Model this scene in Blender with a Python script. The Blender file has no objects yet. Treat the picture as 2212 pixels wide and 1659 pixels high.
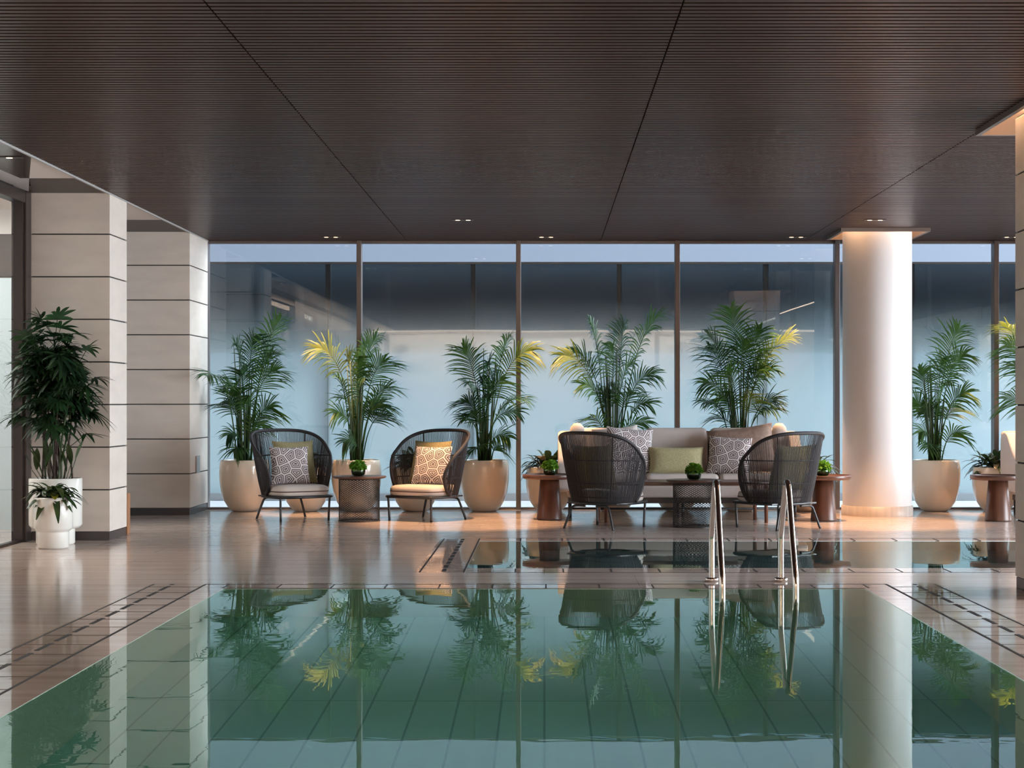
import bpy, math, random
from mathutils import Vector, Matrix, Euler
random.seed(7)
PI = math.pi
sc = bpy.context.scene
COL = sc.collection
SKY_SIDE = 20.0
F = 3700.0; VX = 1176.0; VY = 871.0; H = 1.15; CEIL = 2.91

def PX(x, y_px, d):                      # photo direction at distance d -> place in the room
    return Vector(((x - VX) * d / F, d, H - (y_px - VY) * d / F))
def XM(x, d): return (x - VX) * d / F

# ------------------------------------------------------------------ materials
MATS = {}
class NT:
    def __init__(s, name):
        s.m = bpy.data.materials.new(name); s.m.use_nodes = True
        s.t = s.m.node_tree; s.t.nodes.clear()
        s.out = s.n('ShaderNodeOutputMaterial')
    def n(s, typ, **kw):
        nd = s.t.nodes.new(typ)
        for k, v in kw.items():
            if k in nd.inputs: nd.inputs[k].default_value = v
            else: setattr(nd, k, v)
        return nd
    def l(s, a, b): s.t.links.new(a, b)
    def math(s, op, a, b=None):
        nd = s.n('ShaderNodeMath', operation=op)
        for i, v in enumerate((a, b)):
            if v is None: continue
            if isinstance(v, (int, float)): nd.inputs[i].default_value = v
            else: s.l(v, nd.inputs[i])
        return nd.outputs[0]
    def coords(s, scale=(1, 1, 1), which='Object'):
        tc = s.n('ShaderNodeTexCoord'); mp = s.n('ShaderNodeMapping')
        mp.inputs['Scale'].default_value = scale
        s.l(tc.outputs[which], mp.inputs['Vector']); return mp.outputs[0]
    def ramp(s, fac, stops):
        r = s.n('ShaderNodeValToRGB'); e = r.color_ramp.elements
        while len(e) < len(stops): e.new(0.5)
        for el, (p, c) in zip(e, stops): el.position = p; el.color = (*c, 1)
        s.l(fac, r.inputs[0]); return r.outputs[0]

def c4(c): return (c[0], c[1], c[2], 1)
def pbr(name, col, rough=.5, metal=0, spec=.5, var=0, vscale=(4, 4, 4), bump=0, bscale=60, col2=None, coat=0):
    if name in MATS: return MATS[name]
    t = NT(name); p = t.n('ShaderNodeBsdfPrincipled')
    p.inputs['Base Color'].default_value = c4(col); p.inputs['Roughness'].default_value = rough
    p.inputs['Metallic'].default_value = metal; p.inputs['Specular IOR Level'].default_value = spec
    p.inputs['Coat Weight'].default_value = coat
    if var or col2:
        nz = t.n('ShaderNodeTexNoise'); nz.inputs['Scale'].default_value = 1; nz.inputs['Detail'].default_value = 5
        t.l(t.coords(vscale), nz.inputs['Vector'])
        a = col; b = col2 or tuple(max(0, x * (1 - var)) for x in col)
        t.l(t.ramp(nz.outputs[0], [(.32, a), (.68, b)]), p.inputs['Base Color'])
    if bump:
        nb = t.n('ShaderNodeTexNoise'); nb.inputs['Scale'].default_value = bscale; nb.inputs['Detail'].default_value = 3
        t.l(t.coords(), nb.inputs['Vector'])
        bp = t.n('ShaderNodeBump'); bp.inputs['Strength'].default_value = bump; bp.inputs['Distance'].default_value = .01
        t.l(nb.outputs[0], bp.inputs['Height']); t.l(bp.outputs[0], p.inputs['Normal'])
    t.l(p.outputs[0], t.out.inputs[0]); MATS[name] = t.m
    return t.m
def emit(name, col, strength):
    t = NT(name); e = t.n('ShaderNodeEmission', Color=c4(col), Strength=strength)
    t.l(e.outputs[0], t.out.inputs[0]); return t.m
def glass_pane(name, tint, ior=1.5, boost=1.0):
    t = NT(name); tr = t.n('ShaderNodeBsdfTransparent', Color=c4(tint)); g = t.n('ShaderNodeBsdfGlossy', Roughness=0.0)
    g.inputs['Color'].default_value = (.95, .97, 1, 1)
    fr = t.n('ShaderNodeFresnel', IOR=ior); mx = t.n('ShaderNodeMixShader')
    f = t.math('MULTIPLY', fr.outputs[0], boost)
    nz = t.n('ShaderNodeTexNoise'); nz.inputs['Scale'].default_value = 1.1; nz.inputs['Detail'].default_value = 0
    t.l(t.coords(), nz.inputs['Vector'])
    bp = t.n('ShaderNodeBump'); bp.inputs['Strength'].default_value = .05; bp.inputs['Distance'].default_value = .02
    t.l(nz.outputs[0], bp.inputs['Height']); t.l(bp.outputs[0], g.inputs['Normal'])
    t.l(f, mx.inputs[0]); t.l(tr.outputs[0], mx.inputs[1]); t.l(g.outputs[0], mx.inputs[2]); t.l(mx.outputs[0], t.out.inputs[0])
    return t.m
def leaf(name, a, b, trans=.3, rough=.48):
    t = NT(name); nz = t.n('ShaderNodeTexNoise'); nz.inputs['Scale'].default_value = 7
    t.l(t.coords(), nz.inputs['Vector']); cc = t.ramp(nz.outputs[0], [(.3, a), (.7, b)])
    p = t.n('ShaderNodeBsdfPrincipled', Roughness=rough); p.inputs['Specular IOR Level'].default_value = .28
    t.l(cc, p.inputs['Base Color']); tl = t.n('ShaderNodeBsdfTranslucent'); t.l(cc, tl.inputs[0])
    mx = t.n('ShaderNodeMixShader'); mx.inputs[0].default_value = trans
    t.l(p.outputs[0], mx.inputs[1]); t.l(tl.outputs[0], mx.inputs[2]); t.l(mx.outputs[0], t.out.inputs[0]); return t.m

M = {}
M['stone'] = pbr('limestone panel', (.74, .65, .57), .45, var=.10, vscale=(3, 3, 9), bump=.05, bscale=80)
M['joint'] = pbr('dark joint', (.03, .028, .027), .8)
M['plinth'] = pbr('dark bronze plinth', (.07, .06, .06), .35, .4)
M['bronze'] = pbr('dark bronze metal', (.055, .045, .042), .32, .6)
M['bronze2'] = pbr('bronze mullion', (.13, .11, .105), .4, .5)
M['bronze_ceiling'] = pbr('polished bronze ceiling panel', (.10, .075, .06), .18, .6)
M['plaster'] = pbr('warm white plaster', (.62, .55, .50), .7)
M['strip'] = pbr('grey ceiling strip', (.38, .36, .35), .5)
M['white_paint'] = pbr('white plaster column', (.80, .77, .76), .38, bump=.02, bscale=20)
M['plinth_tile'] = pbr('pale tile plinth', (.62, .54, .48), .4, var=.15, vscale=(30, 30, 1))
M['slat'] = pbr('brown lacquered slat', (.050, .024, .018), .36, spec=.2, var=.25, vscale=(.6, 14, 1))
M['slat'].node_tree.nodes['Principled BSDF'].inputs['Specular Tint'].default_value = (1, .70, .55, 1)
M['void'] = pbr('dark ceiling void', (.008, .006, .006), .9)
M['wall_light'] = pbr('off white wall', (.70, .66, .62), .6)
M['wood'] = pbr('walnut', (.17, .075, .048), .34, var=.45, vscale=(18, 18, 1.5))
M['wood_top'] = pbr('walnut top', (.13, .06, .042), .3, var=.35, vscale=(2, 22, 22))
M['oak'] = pbr('orange brown timber', (.36, .16, .07), .45, var=.2, vscale=(12, 12, 2))
M['rope'] = pbr('charcoal rope', (.026, .023, .025), .6, spec=.35)
M['frame'] = pbr('black powder coated metal', (.018, .018, .02), .38)
M['mesh'] = pbr('dark grey mesh metal', (.05, .046, .046), .4, .5)
M['cushion'] = pbr('beige seat fabric', (.62, .55, .50), .85, bump=.2, bscale=250)
M['sofa'] = pbr('warm white bouclé', (.66, .60, .57), .9, bump=.3, bscale=160)
M['piping'] = pbr('brown piping', (.09, .05, .045), .7)
M['olive'] = pbr('olive woven fabric', (.38, .33, .17), .9, var=.45, vscale=(120, 120, 120), bump=.4, bscale=180)
M['olive_speck'] = pbr('speckled green gold fabric', (.50, .46, .28), .9, col2=(.36, .33, .18), vscale=(90, 90, 90), bump=.3, bscale=180)
M['taupe'] = pbr('taupe velvet', (.40, .29, .24), .8, var=.3, vscale=(25, 25, 25), bump=.2, bscale=120)
M['pot'] = pbr('cream glazed pot', (.80, .68, .54), .16, spec=.5, coat=.3)
M['pot_white'] = pbr('pearl white planter', (.80, .78, .72), .22, coat=.3)
M['soil'] = pbr('dark soil', (.03, .02, .014), .95, bump=.6, bscale=60)
M['frond'] = leaf('palm frond green', (.026, .080, .014), (.050, .125, .022), .26)
M['frond_dark'] = leaf('palm frond dark green', (.012, .045, .016), (.028, .085, .022), .2)
M['frond_lit'] = leaf('palm frond lit green', (.065, .11, .016), (.11, .14, .022), .32)  # lighter copy, lamp and window light painted into the leaf colour
M['rhapis'] = leaf('lady palm dark green', (.010, .030, .012), (.022, .062, .018), .15)
M['lily'] = leaf('dark broad leaf', (.016, .042, .016), (.06, .085, .03), .18, .25)
M['lily_red'] = leaf('pinkish broad leaf', (.16, .12, .07), (.10, .10, .04), .2, .25)
M['moss'] = leaf('bright moss', (.10, .26, .02), (.20, .42, .04), .25, .7)
M['stem'] = pbr('green palm stem', (.05, .09, .03), .5, var=.4, vscale=(20, 20, 6))
M['cane'] = pbr('brown cane', (.07, .04, .028), .7, var=.5, vscale=(10, 10, 40))
M['steel'] = pbr('polished stainless steel', (.78, .74, .70), .09, 1.0)
M['drain'] = pbr('dark drain slot', (.012, .010, .010), .6)
M['drain_edge'] = pbr('drain seam', (.05, .035, .03), .5)
M['trim_white'] = pbr('white ceiling tray', (.75, .70, .66), .4)
M['tray'] = pbr('bronze ceiling tray edge', (.20, .16, .14), .35, .4)
M['pale_ground'] = pbr('pale outdoor paving', (.62, .62, .62), .7)
M['grey_kerb'] = pbr('grey kerb', (.30, .31, .32), .6)
M['dark_backing'] = pbr('dark blue green backing band', (.012, .022, .030), .8, var=.4, vscale=(.4, 3, 3))
M['outer_white'] = pbr('blue grey outdoor facade', (.11, .122, .15), .7)
M['switch'] = pbr('switch plate', (.35, .32, .30), .3, .7)
M['lens'] = emit('warm lamp lens', (1, .72, .42), 4)
M['cove'] = emit('warm cove light', (1, .80, .60), 6)
M['bowl'] = glass_pane('green tinted bowl glass', (.42, .62, .45), 1.5, 1.3)
M['pane'] = glass_pane('blue tinted facade glass', (.70, .80, .86), 1.52, 1.2)
M['pane_side'] = glass_pane('clear side glass', (.90, .94, .96), 1.5, 1.0)
M['gym_dark'] = pbr('dark joinery', (.05, .035, .03), .5)

def mk_floor(name, rough, dark=1.0):
    t = NT(name); p = t.n('ShaderNodeBsdfPrincipled', Roughness=rough); p.inputs['Specular IOR Level'].default_value = .55
    nz = t.n('ShaderNodeTexNoise'); nz.inputs['Scale'].default_value = 1; nz.inputs['Detail'].default_value = 6
    t.l(t.coords((.9, 9, 1)), nz.inputs['Vector'])
    a, b, c = (.66, .53, .465), (.73, .61, .545), (.56, .44, .38)
    k = lambda q: tuple(x * dark for x in q)
    cc = t.ramp(nz.outputs[0], [(.30, k(c)), (.5, k(a)), (.70, k(b))])
    br = t.n('ShaderNodeTexBrick'); br.inputs['Scale'].default_value = 1; br.inputs['Mortar Size'].default_value = .003
    br.inputs['Brick Width'].default_value = 1.2; br.inputs['Row Height'].default_value = .6; br.inputs['Mortar Smooth'].default_value = 0
    br.inputs['Color1'].default_value = (1, 1, 1, 1); br.inputs['Color2'].default_value = (.90, .90, .90, 1); br.inputs['Mortar'].default_value = (.80, .78, .76, 1)
    t.l(t.coords(), br.inputs['Vector'])
    mx = t.n('ShaderNodeMixRGB', blend_type='MULTIPLY'); mx.inputs[0].default_value = 1
    t.l(cc, mx.inputs[1]); t.l(br.outputs[0], mx.inputs[2]); t.l(mx.outputs[0], p.inputs['Base Color'])
    n2 = t.n('ShaderNodeTexNoise'); n2.inputs['Scale'].default_value = 1; t.l(t.coords((1.5, 14, 1)), n2.inputs['Vector'])
    bp = t.n('ShaderNodeBump'); bp.inputs['Strength'].default_value = .045; bp.inputs['Distance'].default_value = .01
    t.l(n2.outputs[0], bp.inputs['Height']); t.l(bp.outputs[0], p.inputs['Normal'])
    t.l(p.outputs[0], t.out.inputs[0]); return t.m
M['floor'] = mk_floor('polished taupe stone floor', .13)
M['coping'] = mk_floor('wet taupe stone coping', .035, .92)

def mk_water(ior=1.33):
    t = NT('pool water'); g = t.n('ShaderNodeBsdfGlass', IOR=ior, Roughness=0.0); g.inputs['Color'].default_value = (.86, .97, .94, 1)
    n1 = t.n('ShaderNodeTexNoise'); n1.inputs['Scale'].default_value = 1; n1.inputs['Detail'].default_value = 2
    t.l(t.coords((1.3, 3.2, 1)), n1.inputs['Vector'])
    n2 = t.n('ShaderNodeTexNoise'); n2.inputs['Scale'].default_value = 1; n2.inputs['Detail'].default_value = 1
    t.l(t.coords((9, 14, 1)), n2.inputs['Vector'])
    h = t.math('ADD', t.math('MULTIPLY', n1.outputs[0], 1.0), t.math('MULTIPLY', n2.outputs[0], .10))
    bp = t.n('ShaderNodeBump'); bp.inputs['Strength'].default_value = .042; bp.inputs['Distance'].default_value = .012
    t.l(h, bp.inputs['Height']); t.l(bp.outputs[0], g.inputs['Normal']); t.l(g.outputs[0], t.out.inputs[0]); return t.m
M['water'] = mk_water()

def mk_tiles(name, base, grout, w, hgt):
    t = NT(name); p = t.n('ShaderNodeBsdfPrincipled', Roughness=.4)
    br = t.n('ShaderNodeTexBrick'); br.inputs['Scale'].default_value = 1; br.inputs['Mortar Size'].default_value = .006
    br.inputs['Brick Width'].default_value = hgt; br.inputs['Row Height'].default_value = w; br.offset = 0; br.inputs['Mortar Smooth'].default_value = .3
    br.inputs['Color1'].default_value = c4(base); br.inputs['Color2'].default_value = c4(tuple(x * .9 for x in base)); br.inputs['Mortar'].default_value = c4(grout)
    tc = t.n('ShaderNodeTexCoord'); mp = t.n('ShaderNodeMapping'); mp.inputs['Rotation'].default_value = (0, 0, PI / 2)
    t.l(tc.outputs['Object'], mp.inputs[0]); t.l(mp.outputs[0], br.inputs['Vector'])
    t.l(br.outputs[0], p.inputs['Base Color']); t.l(p.outputs[0], t.out.inputs[0]); return t.m
M['pool_tile'] = mk_tiles('jade pool tile', (.30, .62, .50), (.15, .38, .30), .2, 4.0)
M['spa_tile'] = mk_tiles('slate blue pool tile', (.07, .13, .14), (.04, .07, .08), .2, .2)
M['pool_wall'] = pbr('pale green pool wall', (.46, .58, .42), .4)

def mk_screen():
    # frost density painted thin at the top, standing in for the reflected dark ceiling
    t = NT('frosted glass with painted reflection fade')
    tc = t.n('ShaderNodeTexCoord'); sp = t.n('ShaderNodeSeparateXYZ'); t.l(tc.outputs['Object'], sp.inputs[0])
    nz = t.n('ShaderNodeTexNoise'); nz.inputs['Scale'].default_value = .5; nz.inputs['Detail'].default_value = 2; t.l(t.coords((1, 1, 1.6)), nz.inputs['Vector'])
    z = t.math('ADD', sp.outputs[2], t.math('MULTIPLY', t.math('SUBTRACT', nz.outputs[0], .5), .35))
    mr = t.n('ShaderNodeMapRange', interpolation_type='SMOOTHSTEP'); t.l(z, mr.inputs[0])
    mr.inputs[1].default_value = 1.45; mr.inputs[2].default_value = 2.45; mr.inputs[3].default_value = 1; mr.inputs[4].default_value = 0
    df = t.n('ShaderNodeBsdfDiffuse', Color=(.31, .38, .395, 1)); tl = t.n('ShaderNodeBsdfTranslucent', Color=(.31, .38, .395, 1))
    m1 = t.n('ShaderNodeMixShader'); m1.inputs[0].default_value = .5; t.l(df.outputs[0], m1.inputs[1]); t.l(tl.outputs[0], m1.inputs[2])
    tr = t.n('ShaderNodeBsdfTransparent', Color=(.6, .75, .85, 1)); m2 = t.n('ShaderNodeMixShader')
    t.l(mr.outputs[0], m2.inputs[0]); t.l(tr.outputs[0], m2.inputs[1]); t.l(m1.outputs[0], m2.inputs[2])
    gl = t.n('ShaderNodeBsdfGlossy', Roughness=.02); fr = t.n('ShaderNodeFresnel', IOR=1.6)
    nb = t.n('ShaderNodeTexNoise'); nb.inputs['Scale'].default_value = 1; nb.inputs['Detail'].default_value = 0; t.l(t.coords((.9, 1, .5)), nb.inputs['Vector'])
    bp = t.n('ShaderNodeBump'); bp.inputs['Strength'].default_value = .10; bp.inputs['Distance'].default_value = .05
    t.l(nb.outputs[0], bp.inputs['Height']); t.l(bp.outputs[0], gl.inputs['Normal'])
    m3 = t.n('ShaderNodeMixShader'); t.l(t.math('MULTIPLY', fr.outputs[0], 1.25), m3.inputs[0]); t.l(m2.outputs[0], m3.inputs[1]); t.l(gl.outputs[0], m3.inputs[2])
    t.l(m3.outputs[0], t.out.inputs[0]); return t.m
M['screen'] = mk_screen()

def mk_geo():
    t = NT('mauve geometric print'); v = t.n('ShaderNodeTexVoronoi', voronoi_dimensions='2D', feature='DISTANCE_TO_EDGE')
    v.inputs['Scale'].default_value = 10.5; v.inputs['Randomness'].default_value = .5
    tc = t.n('ShaderNodeTexCoord'); mp = t.n('ShaderNodeMapping'); mp.inputs['Rotation'].default_value = (PI / 2, 0, .4)
    t.l(tc.outputs['Object'], mp.inputs[0]); t.l(mp.outputs[0], v.inputs['Vector'])
    s = t.math('SINE', t.math('MULTIPLY', v.outputs['Distance'], 38.0))
    cc = t.ramp(t.math('ADD', t.math('MULTIPLY', s, .5), .5), [(.44, (.085, .045, .05)), (.56, (.70, .66, .66))])
    p = t.n('ShaderNodeBsdfPrincipled', Roughness=.9); t.l(cc, p.inputs['Base Color']); t.l(p.outputs[0], t.out.inputs[0]); return t.m
M['geo'] = mk_geo()

# ------------------------------------------------------------------ mesh building
class MB:
    def __init__(s): s.v = []; s.f = []; s.sm = []
    def add(s, v, f, smooth=False):
        o = len(s.v); s.v.extend(tuple(x) for x in v)
        for q in f: s.f.append(tuple(i + o for i in q)); s.sm.append(smooth)
        return s
    def box(s, a, b):
        x0, y0, z0 = a; x1, y1, z1 = b
        v = [(x0, y0, z0), (x1, y0, z0), (x1, y1, z0), (x0, y1, z0), (x0, y0, z1), (x1, y0, z1), (x1, y1, z1), (x0, y1, z1)]
        return s.add(v, [(0, 3, 2, 1), (4, 5, 6, 7), (0, 1, 5, 4), (1, 2, 6, 5), (2, 3, 7, 6), (3, 0, 4, 7)])
    def quad(s, *p): return s.add(p, [tuple(range(len(p)))])
    def lathe(s, prof, c=(0, 0, 0), seg=40, sx=1, sy=1):
        v = []; f = []; n = len(prof)
        for k in range(seg):
            a = 2 * PI * k / seg
            for r, z in prof: v.append((c[0] + r * math.cos(a) * sx, c[1] + r * math.sin(a) * sy, c[2] + z))
        for k in range(seg):
            k2 = (k + 1) % seg
            for i in range(n - 1): f.append((k * n + i, k2 * n + i, k2 * n + i + 1, k * n + i + 1))
        return s.add(v, f, True)
    def tube(s, pts, r, seg=8, closed=False, caps=True):
        pts = [Vector(p) for p in pts]; n = len(pts)
        rr = r if isinstance(r, (list, tuple)) else [r] * n
        T = []
        for i in range(n):
            a = pts[i - 1] if (i > 0 or closed) else pts[i]; b = pts[(i + 1) % n] if (i < n - 1 or closed) else pts[i]
            d = b - a; T.append(d.normalized() if d.length > 1e-9 else Vector((0, 0, 1)))
        ref = Vector((0, 0, 1)) if abs(T[0].z) < .9 else Vector((1, 0, 0))
        N = (ref - T[0] * ref.dot(T[0])).normalized(); v = []; f = []
        for i in range(n):
            N = N - T[i] * N.dot(T[i]); N = N.normalized() if N.length > 1e-6 else Vector((1, 0, 0))
            B = T[i].cross(N)
            for k in range(seg):
                a = 2 * PI * k / seg; v.append(pts[i] + (N * math.cos(a) + B * math.sin(a)) * rr[i])
        for i in range(n if closed else n - 1):
            j = (i + 1) % n
            for k in range(seg): f.append((i * seg + k, i * seg + (k + 1) % seg, j * seg + (k + 1) % seg, j * seg + k))
        s.add(v, f, True)
        if caps and not closed:
            o = len(s.v) - len(v)
            s.f.append(tuple(o + k for k in range(seg))[::-1]); s.sm.append(False)
            s.f.append(tuple(o + (n - 1) * seg + k for k in range(seg))); s.sm.append(False)
        return s
    def build(s, name, mat, parent=None, bevel=0, seg=2, loc=None):
        me = bpy.data.meshes.new(name); me.from_pydata(s.v, [], s.f)
        me.polygons.foreach_set('use_smooth', s.sm); me.materials.append(mat); me.update()
        o = bpy.data.objects.new(name, me); COL.objects.link(o)
        if parent: o.parent = parent
        if loc is not None: o.location = loc
        if bevel:
            b = o.modifiers.new('edge', 'BEVEL'); b.width = bevel; b.segments = seg; b.limit_method = 'ANGLE'
            if seg > 2:
                for p in me.polygons: p.use_smooth = True
        return o
def catmull(P, n=8, closed=False):
    P = [Vector(p) for p in P]; out = []; m = len(P)
    for i in range(m if closed else m - 1):
        g = (lambda k: P[k % m]) if closed else (lambda k: P[min(max(k, 0), m - 1)])
        a, b, c, d = g(i - 1), g(i), g(i + 1), g(i + 2)
        for k in range(n):
            t = k / n
            out.append(.5 * ((2 * b) + (c - a) * t + (2 * a - 5 * b + 4 * c - d) * t * t + (-a + 3 * b - 3 * c + d) * t ** 3))
    if not closed: out.append(P[-1])
    return out
def tag(o, label=None, cat=None, group=None, kind=None):
    if label: o['label'] = label
    if cat: o['category'] = cat
    if group: o['group'] = group
    if kind: o['kind'] = kind
    return o
def empty(name, loc, rz=0):
    o = bpy.data.objects.new(name, None); COL.objects.link(o); o.location = loc; o.rotation_euler = (0, 0, rz); o.empty_display_size = .1
    return o
def copy_tree(o, parent=None):
    c = o.copy(); COL.objects.link(c)
    if parent: c.parent = parent
    for ch in list(o.children): copy_tree(ch, c)
    return c
def struct(o, label=None, cat=None): return tag(o, label, cat, None, 'structure')

# ------------------------------------------------------------------ the room
YB = 18.58; XL = -3.64; XR = 8.0; YN = -4.6
POOL = (-1.99, 1.99, 2.6, 10.62); SPA = (-.54, 4.4, 11.95, 14.30)
COP = (-2.50, 2.50, 2.0, 10.95)
m = MB(); XLL = -9.0
def ring(m, o, i, z):                                     # rectangle o with rectangle i cut out
    m.quad((o[0], o[2], z), (o[1], o[2], z), (o[1], i[2], z), (o[0], i[2], z)); m.quad((o[0], i[3], z), (o[1], i[3], z), (o[1], o[3], z), (o[0], o[3], z))
    m.quad((o[0], i[2], z), (i[0], i[2], z), (i[0], i[3], z), (o[0], i[3], z)); m.quad((i[1], i[2], z), (o[1], i[2], z), (o[1], i[3], z), (i[1], i[3], z))
ring(m, (XLL, XR, YN, 11.5), COP, 0); ring(m, (XLL, XR, 11.5, 20.1), (-.88, SPA[1], 11.60, 14.62), 0)
fl = m.build('floor', M['floor']); struct(fl, 'polished taupe stone floor around the pools', 'floor')
m = MB(); ring(m, COP, POOL, 0); ring(m, (-.88, SPA[1], 11.60, 14.62), SPA, 0)
struct(m.build('trim_1', M['coping']), 'wet taupe stone coping around both pools', 'coping')
def basin(name, r, depth, lab, lab2):
    x0, x1, y0, y1 = r; m = MB()
    m.quad((x0, y0, -depth), (x1, y0, -depth), (x1, y1, -depth), (x0, y1, -depth))
    root = struct(m.build(name, M['pool_tile'] if depth > 1 else M['spa_tile']), lab, 'pool'); w = MB()
    for a, b in (((x0, y0), (x1, y0)), ((x1, y0), (x1, y1)), ((x1, y1), (x0, y1)), ((x0, y1), (x0, y0))):
        w.quad((*a, -depth), (*b, -depth), (*b, -.001), (*a, -.001))
    w.build('basin_wall', M['pool_wall'] if depth > 1 else M['spa_tile'], root)
    q = MB(); q.quad((x0, y0, -.002), (x1, y0, -.002), (x1, y1, -.002), (x0, y1, -.002))
    struct(q.build(name.replace('basin', 'water'), M['water']), lab2, 'water')
basin('pool_basin', POOL, 1.25, 'green tiled basin of the main swimming pool', 'still green water of the main swimming pool')
basin('spa_basin', SPA, .8, 'tiled basin of the smaller pool beyond the main pool', 'still water of the smaller pool beyond the main pool')

# overflow drains: seams and dashed slots let into the coping
def drain(n, lab, segs, dash):
    m = MB()
    for (x0, y0, x1, y1, w) in segs:
        if x0 == x1: m.box((x0 - w / 2, y0, -.01), (x0 + w / 2, y1, .0012))
        else: m.box((x0, y0 - w / 2, -.01), (x1, y0 + w / 2, .0012))
    for (x0, y0, x1, y1, w, L, G) in dash:
        if x0 == x1:
            y = y0
            while y < y1: m.box((x0 - w / 2, y, -.01), (x0 + w / 2, min(y + L, y1), .0014)); y += L + G
        else:
            x = x0
            while x < x1: m.box((x, y0 - w / 2, -.01), (min(x + L, x1), y0 + w / 2, .0014)); x += L + G
    struct(m.build('trim_%d' % n, M['drain']), lab, 'drain')
drain(2, 'dashed overflow drain along the left pool edge', [(-2.15, 2.2, -2.15, 10.88, .014), (-2.48, 2.2, -2.48, 10.88, .009)] + [(-2.48, 2.4 + .32 * k, -2.15, 2.4 + .32 * k, .003) for k in range(27)], [(-2.36, 2.2, -2.36, 10.88, .024, .24, .08)])
drain(3, 'dashed overflow drain along the right pool edge', [(2.17, 2.2, 2.17, 10.88, .016), (2.48, 2.2, 2.48, 10.88, .011)] + [(2.17, 2.4 + .32 * k, 2.48, 2.4 + .32 * k, .003) for k in range(27)], [(2.35, 2.2, 2.35, 10.88, .024, .24, .08)])
drain(4, 'slotted drain across the far end of the main pool', [(-2.15, 10.88, 2.17, 10.88, .010), (-1.99, 10.64, 1.99, 10.64, .008)] + [(-2.0 + .335 * k, 10.66, -2.0 + .335 * k, 10.86, .008) for k in range(13)], [])
drain(5, 'dashed drain beside the left edge of the smaller pool', [(-.85, 11.65, -.85, 14.55, .012), (-.55, 11.65, -.55, 14.55, .012)], [(-.69, 11.7, -.69, 14.5, .03, .2, .07)])
drain(6, 'slotted drains along the long edges of the smaller pool', [(-.5, 11.64, 4.4, 11.64, .006), (-.5, 14.58, 4.4, 14.58, .006)] + [(-.2 + .33 * k, 11.66, -.2 + .33 * k, 11.9, .010) for k in range(14)] + [(-.2 + .35 * k, 14.34, -.2 + .35 * k, 14.56, .012) for k in range(13)], [])

# ceiling of narrow slats with seams
m = MB(); seams = [-3.63, -1.49, .61, 2.81, 5.0, 7.1, XR]; y = YN
tray_holes = [(2.98, 3.88, 17.20, 18.10), (2.78, 3.82, 9.85, 11.05)]
while y < YB:
    for a, b in zip(seams[:-1], seams[1:]):
        spans = [(a + (0 if a < -3 else .004), b - .004)]
        for h in tray_holes:
            if h[2] - .05 < y < h[3]:
                ns = []
                for p, q in spans:
                    if q <= h[0] or p >= h[1]: ns.append((p, q)); continue
                    if p < h[0]: ns.append((p, h[0]))
                    if q > h[1]: ns.append((h[1], q))
                spans = ns
        for p, q in spans: m.box((p, y, CEIL), (q, y + .046, CEIL + .03))
    y += .069
ce = m.build('ceiling', M['slat']); struct(ce, 'brown slatted ceiling', 'ceiling')
MB().box((XL, YN, CEIL + .20), (XR, YB, CEIL + .26)).build('void_panel', M['void'], ce)
MB().box((XLL, YN, CEIL + .07), (XL + .005, 19.2, CEIL + .26)).build('edge_panel', M['void'], ce)
MB().box((XL, YB - .03, CEIL - .01), (XR, YB + .1, CEIL + .26)).build('head_rail', M['bronze'], ce)
# flat ceiling to the left of the slats
def ceil_poly(name, pts, mat, lab):
    mm = MB(); n = len(pts)
    mm.add([(x, yy, CEIL) for x, yy in pts] + [(x, yy, CEIL + .06) for x, yy in pts], [tuple(range(n))[::-1], tuple(range(n, 2 * n))] + [(i, (i + 1) % n, n + (i + 1) % n, n + i) for i in range(n)])
    struct(mm.build(name, mat), lab, 'ceiling')
ceil_poly('ceiling_bronze', [(XL, YN), (XL, 12.15), (-4.03, 13.4), (-4.10, 13.4), (-4.16, YN)], M['bronze_ceiling'], 'polished dark bronze ceiling strip above the glass door')
ceil_poly('ceiling_strip', [(-4.16, YN), (-4.10, 13.4), (-4.03, 13.4), (-4.29, 14.25), (-4.29, YN)], M['strip'], 'grey ceiling strip beside the glass door')
ceil_poly('ceiling_plaster', [(XL, 12.15), (XL, 13.40), (-4.03, 13.4)], M['plaster'], 'warm plaster ceiling beside the first stone column')
ceil_poly('ceiling_recess', [(XL, 13.40), (XL, 14.34), (-4.29, 14.34), (-4.03, 13.4)], M['gym_dark'], 'dark ceiling band in front of the first stone column')
ceil_poly('ceiling_bay', [(XL, 14.34), (XL, 16.44), (-6.5, 16.44), (-6.5, 14.34)], M['plaster'], 'warm plaster ceiling between the stone columns')
ceil_poly('ceiling_band', [(XL, 16.44), (XL, 17.6), (-6.5, 17.6), (-6.5, 16.44)], M['gym_dark'], 'dark ceiling band in front of the second stone column')
struct(MB().box((XL - .012, YN, CEIL - .012), (XL + .004, YB, CEIL + .03)).build('trim_7', M['strip']), 'pale edge trim of the slatted ceiling', 'trim')

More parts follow.
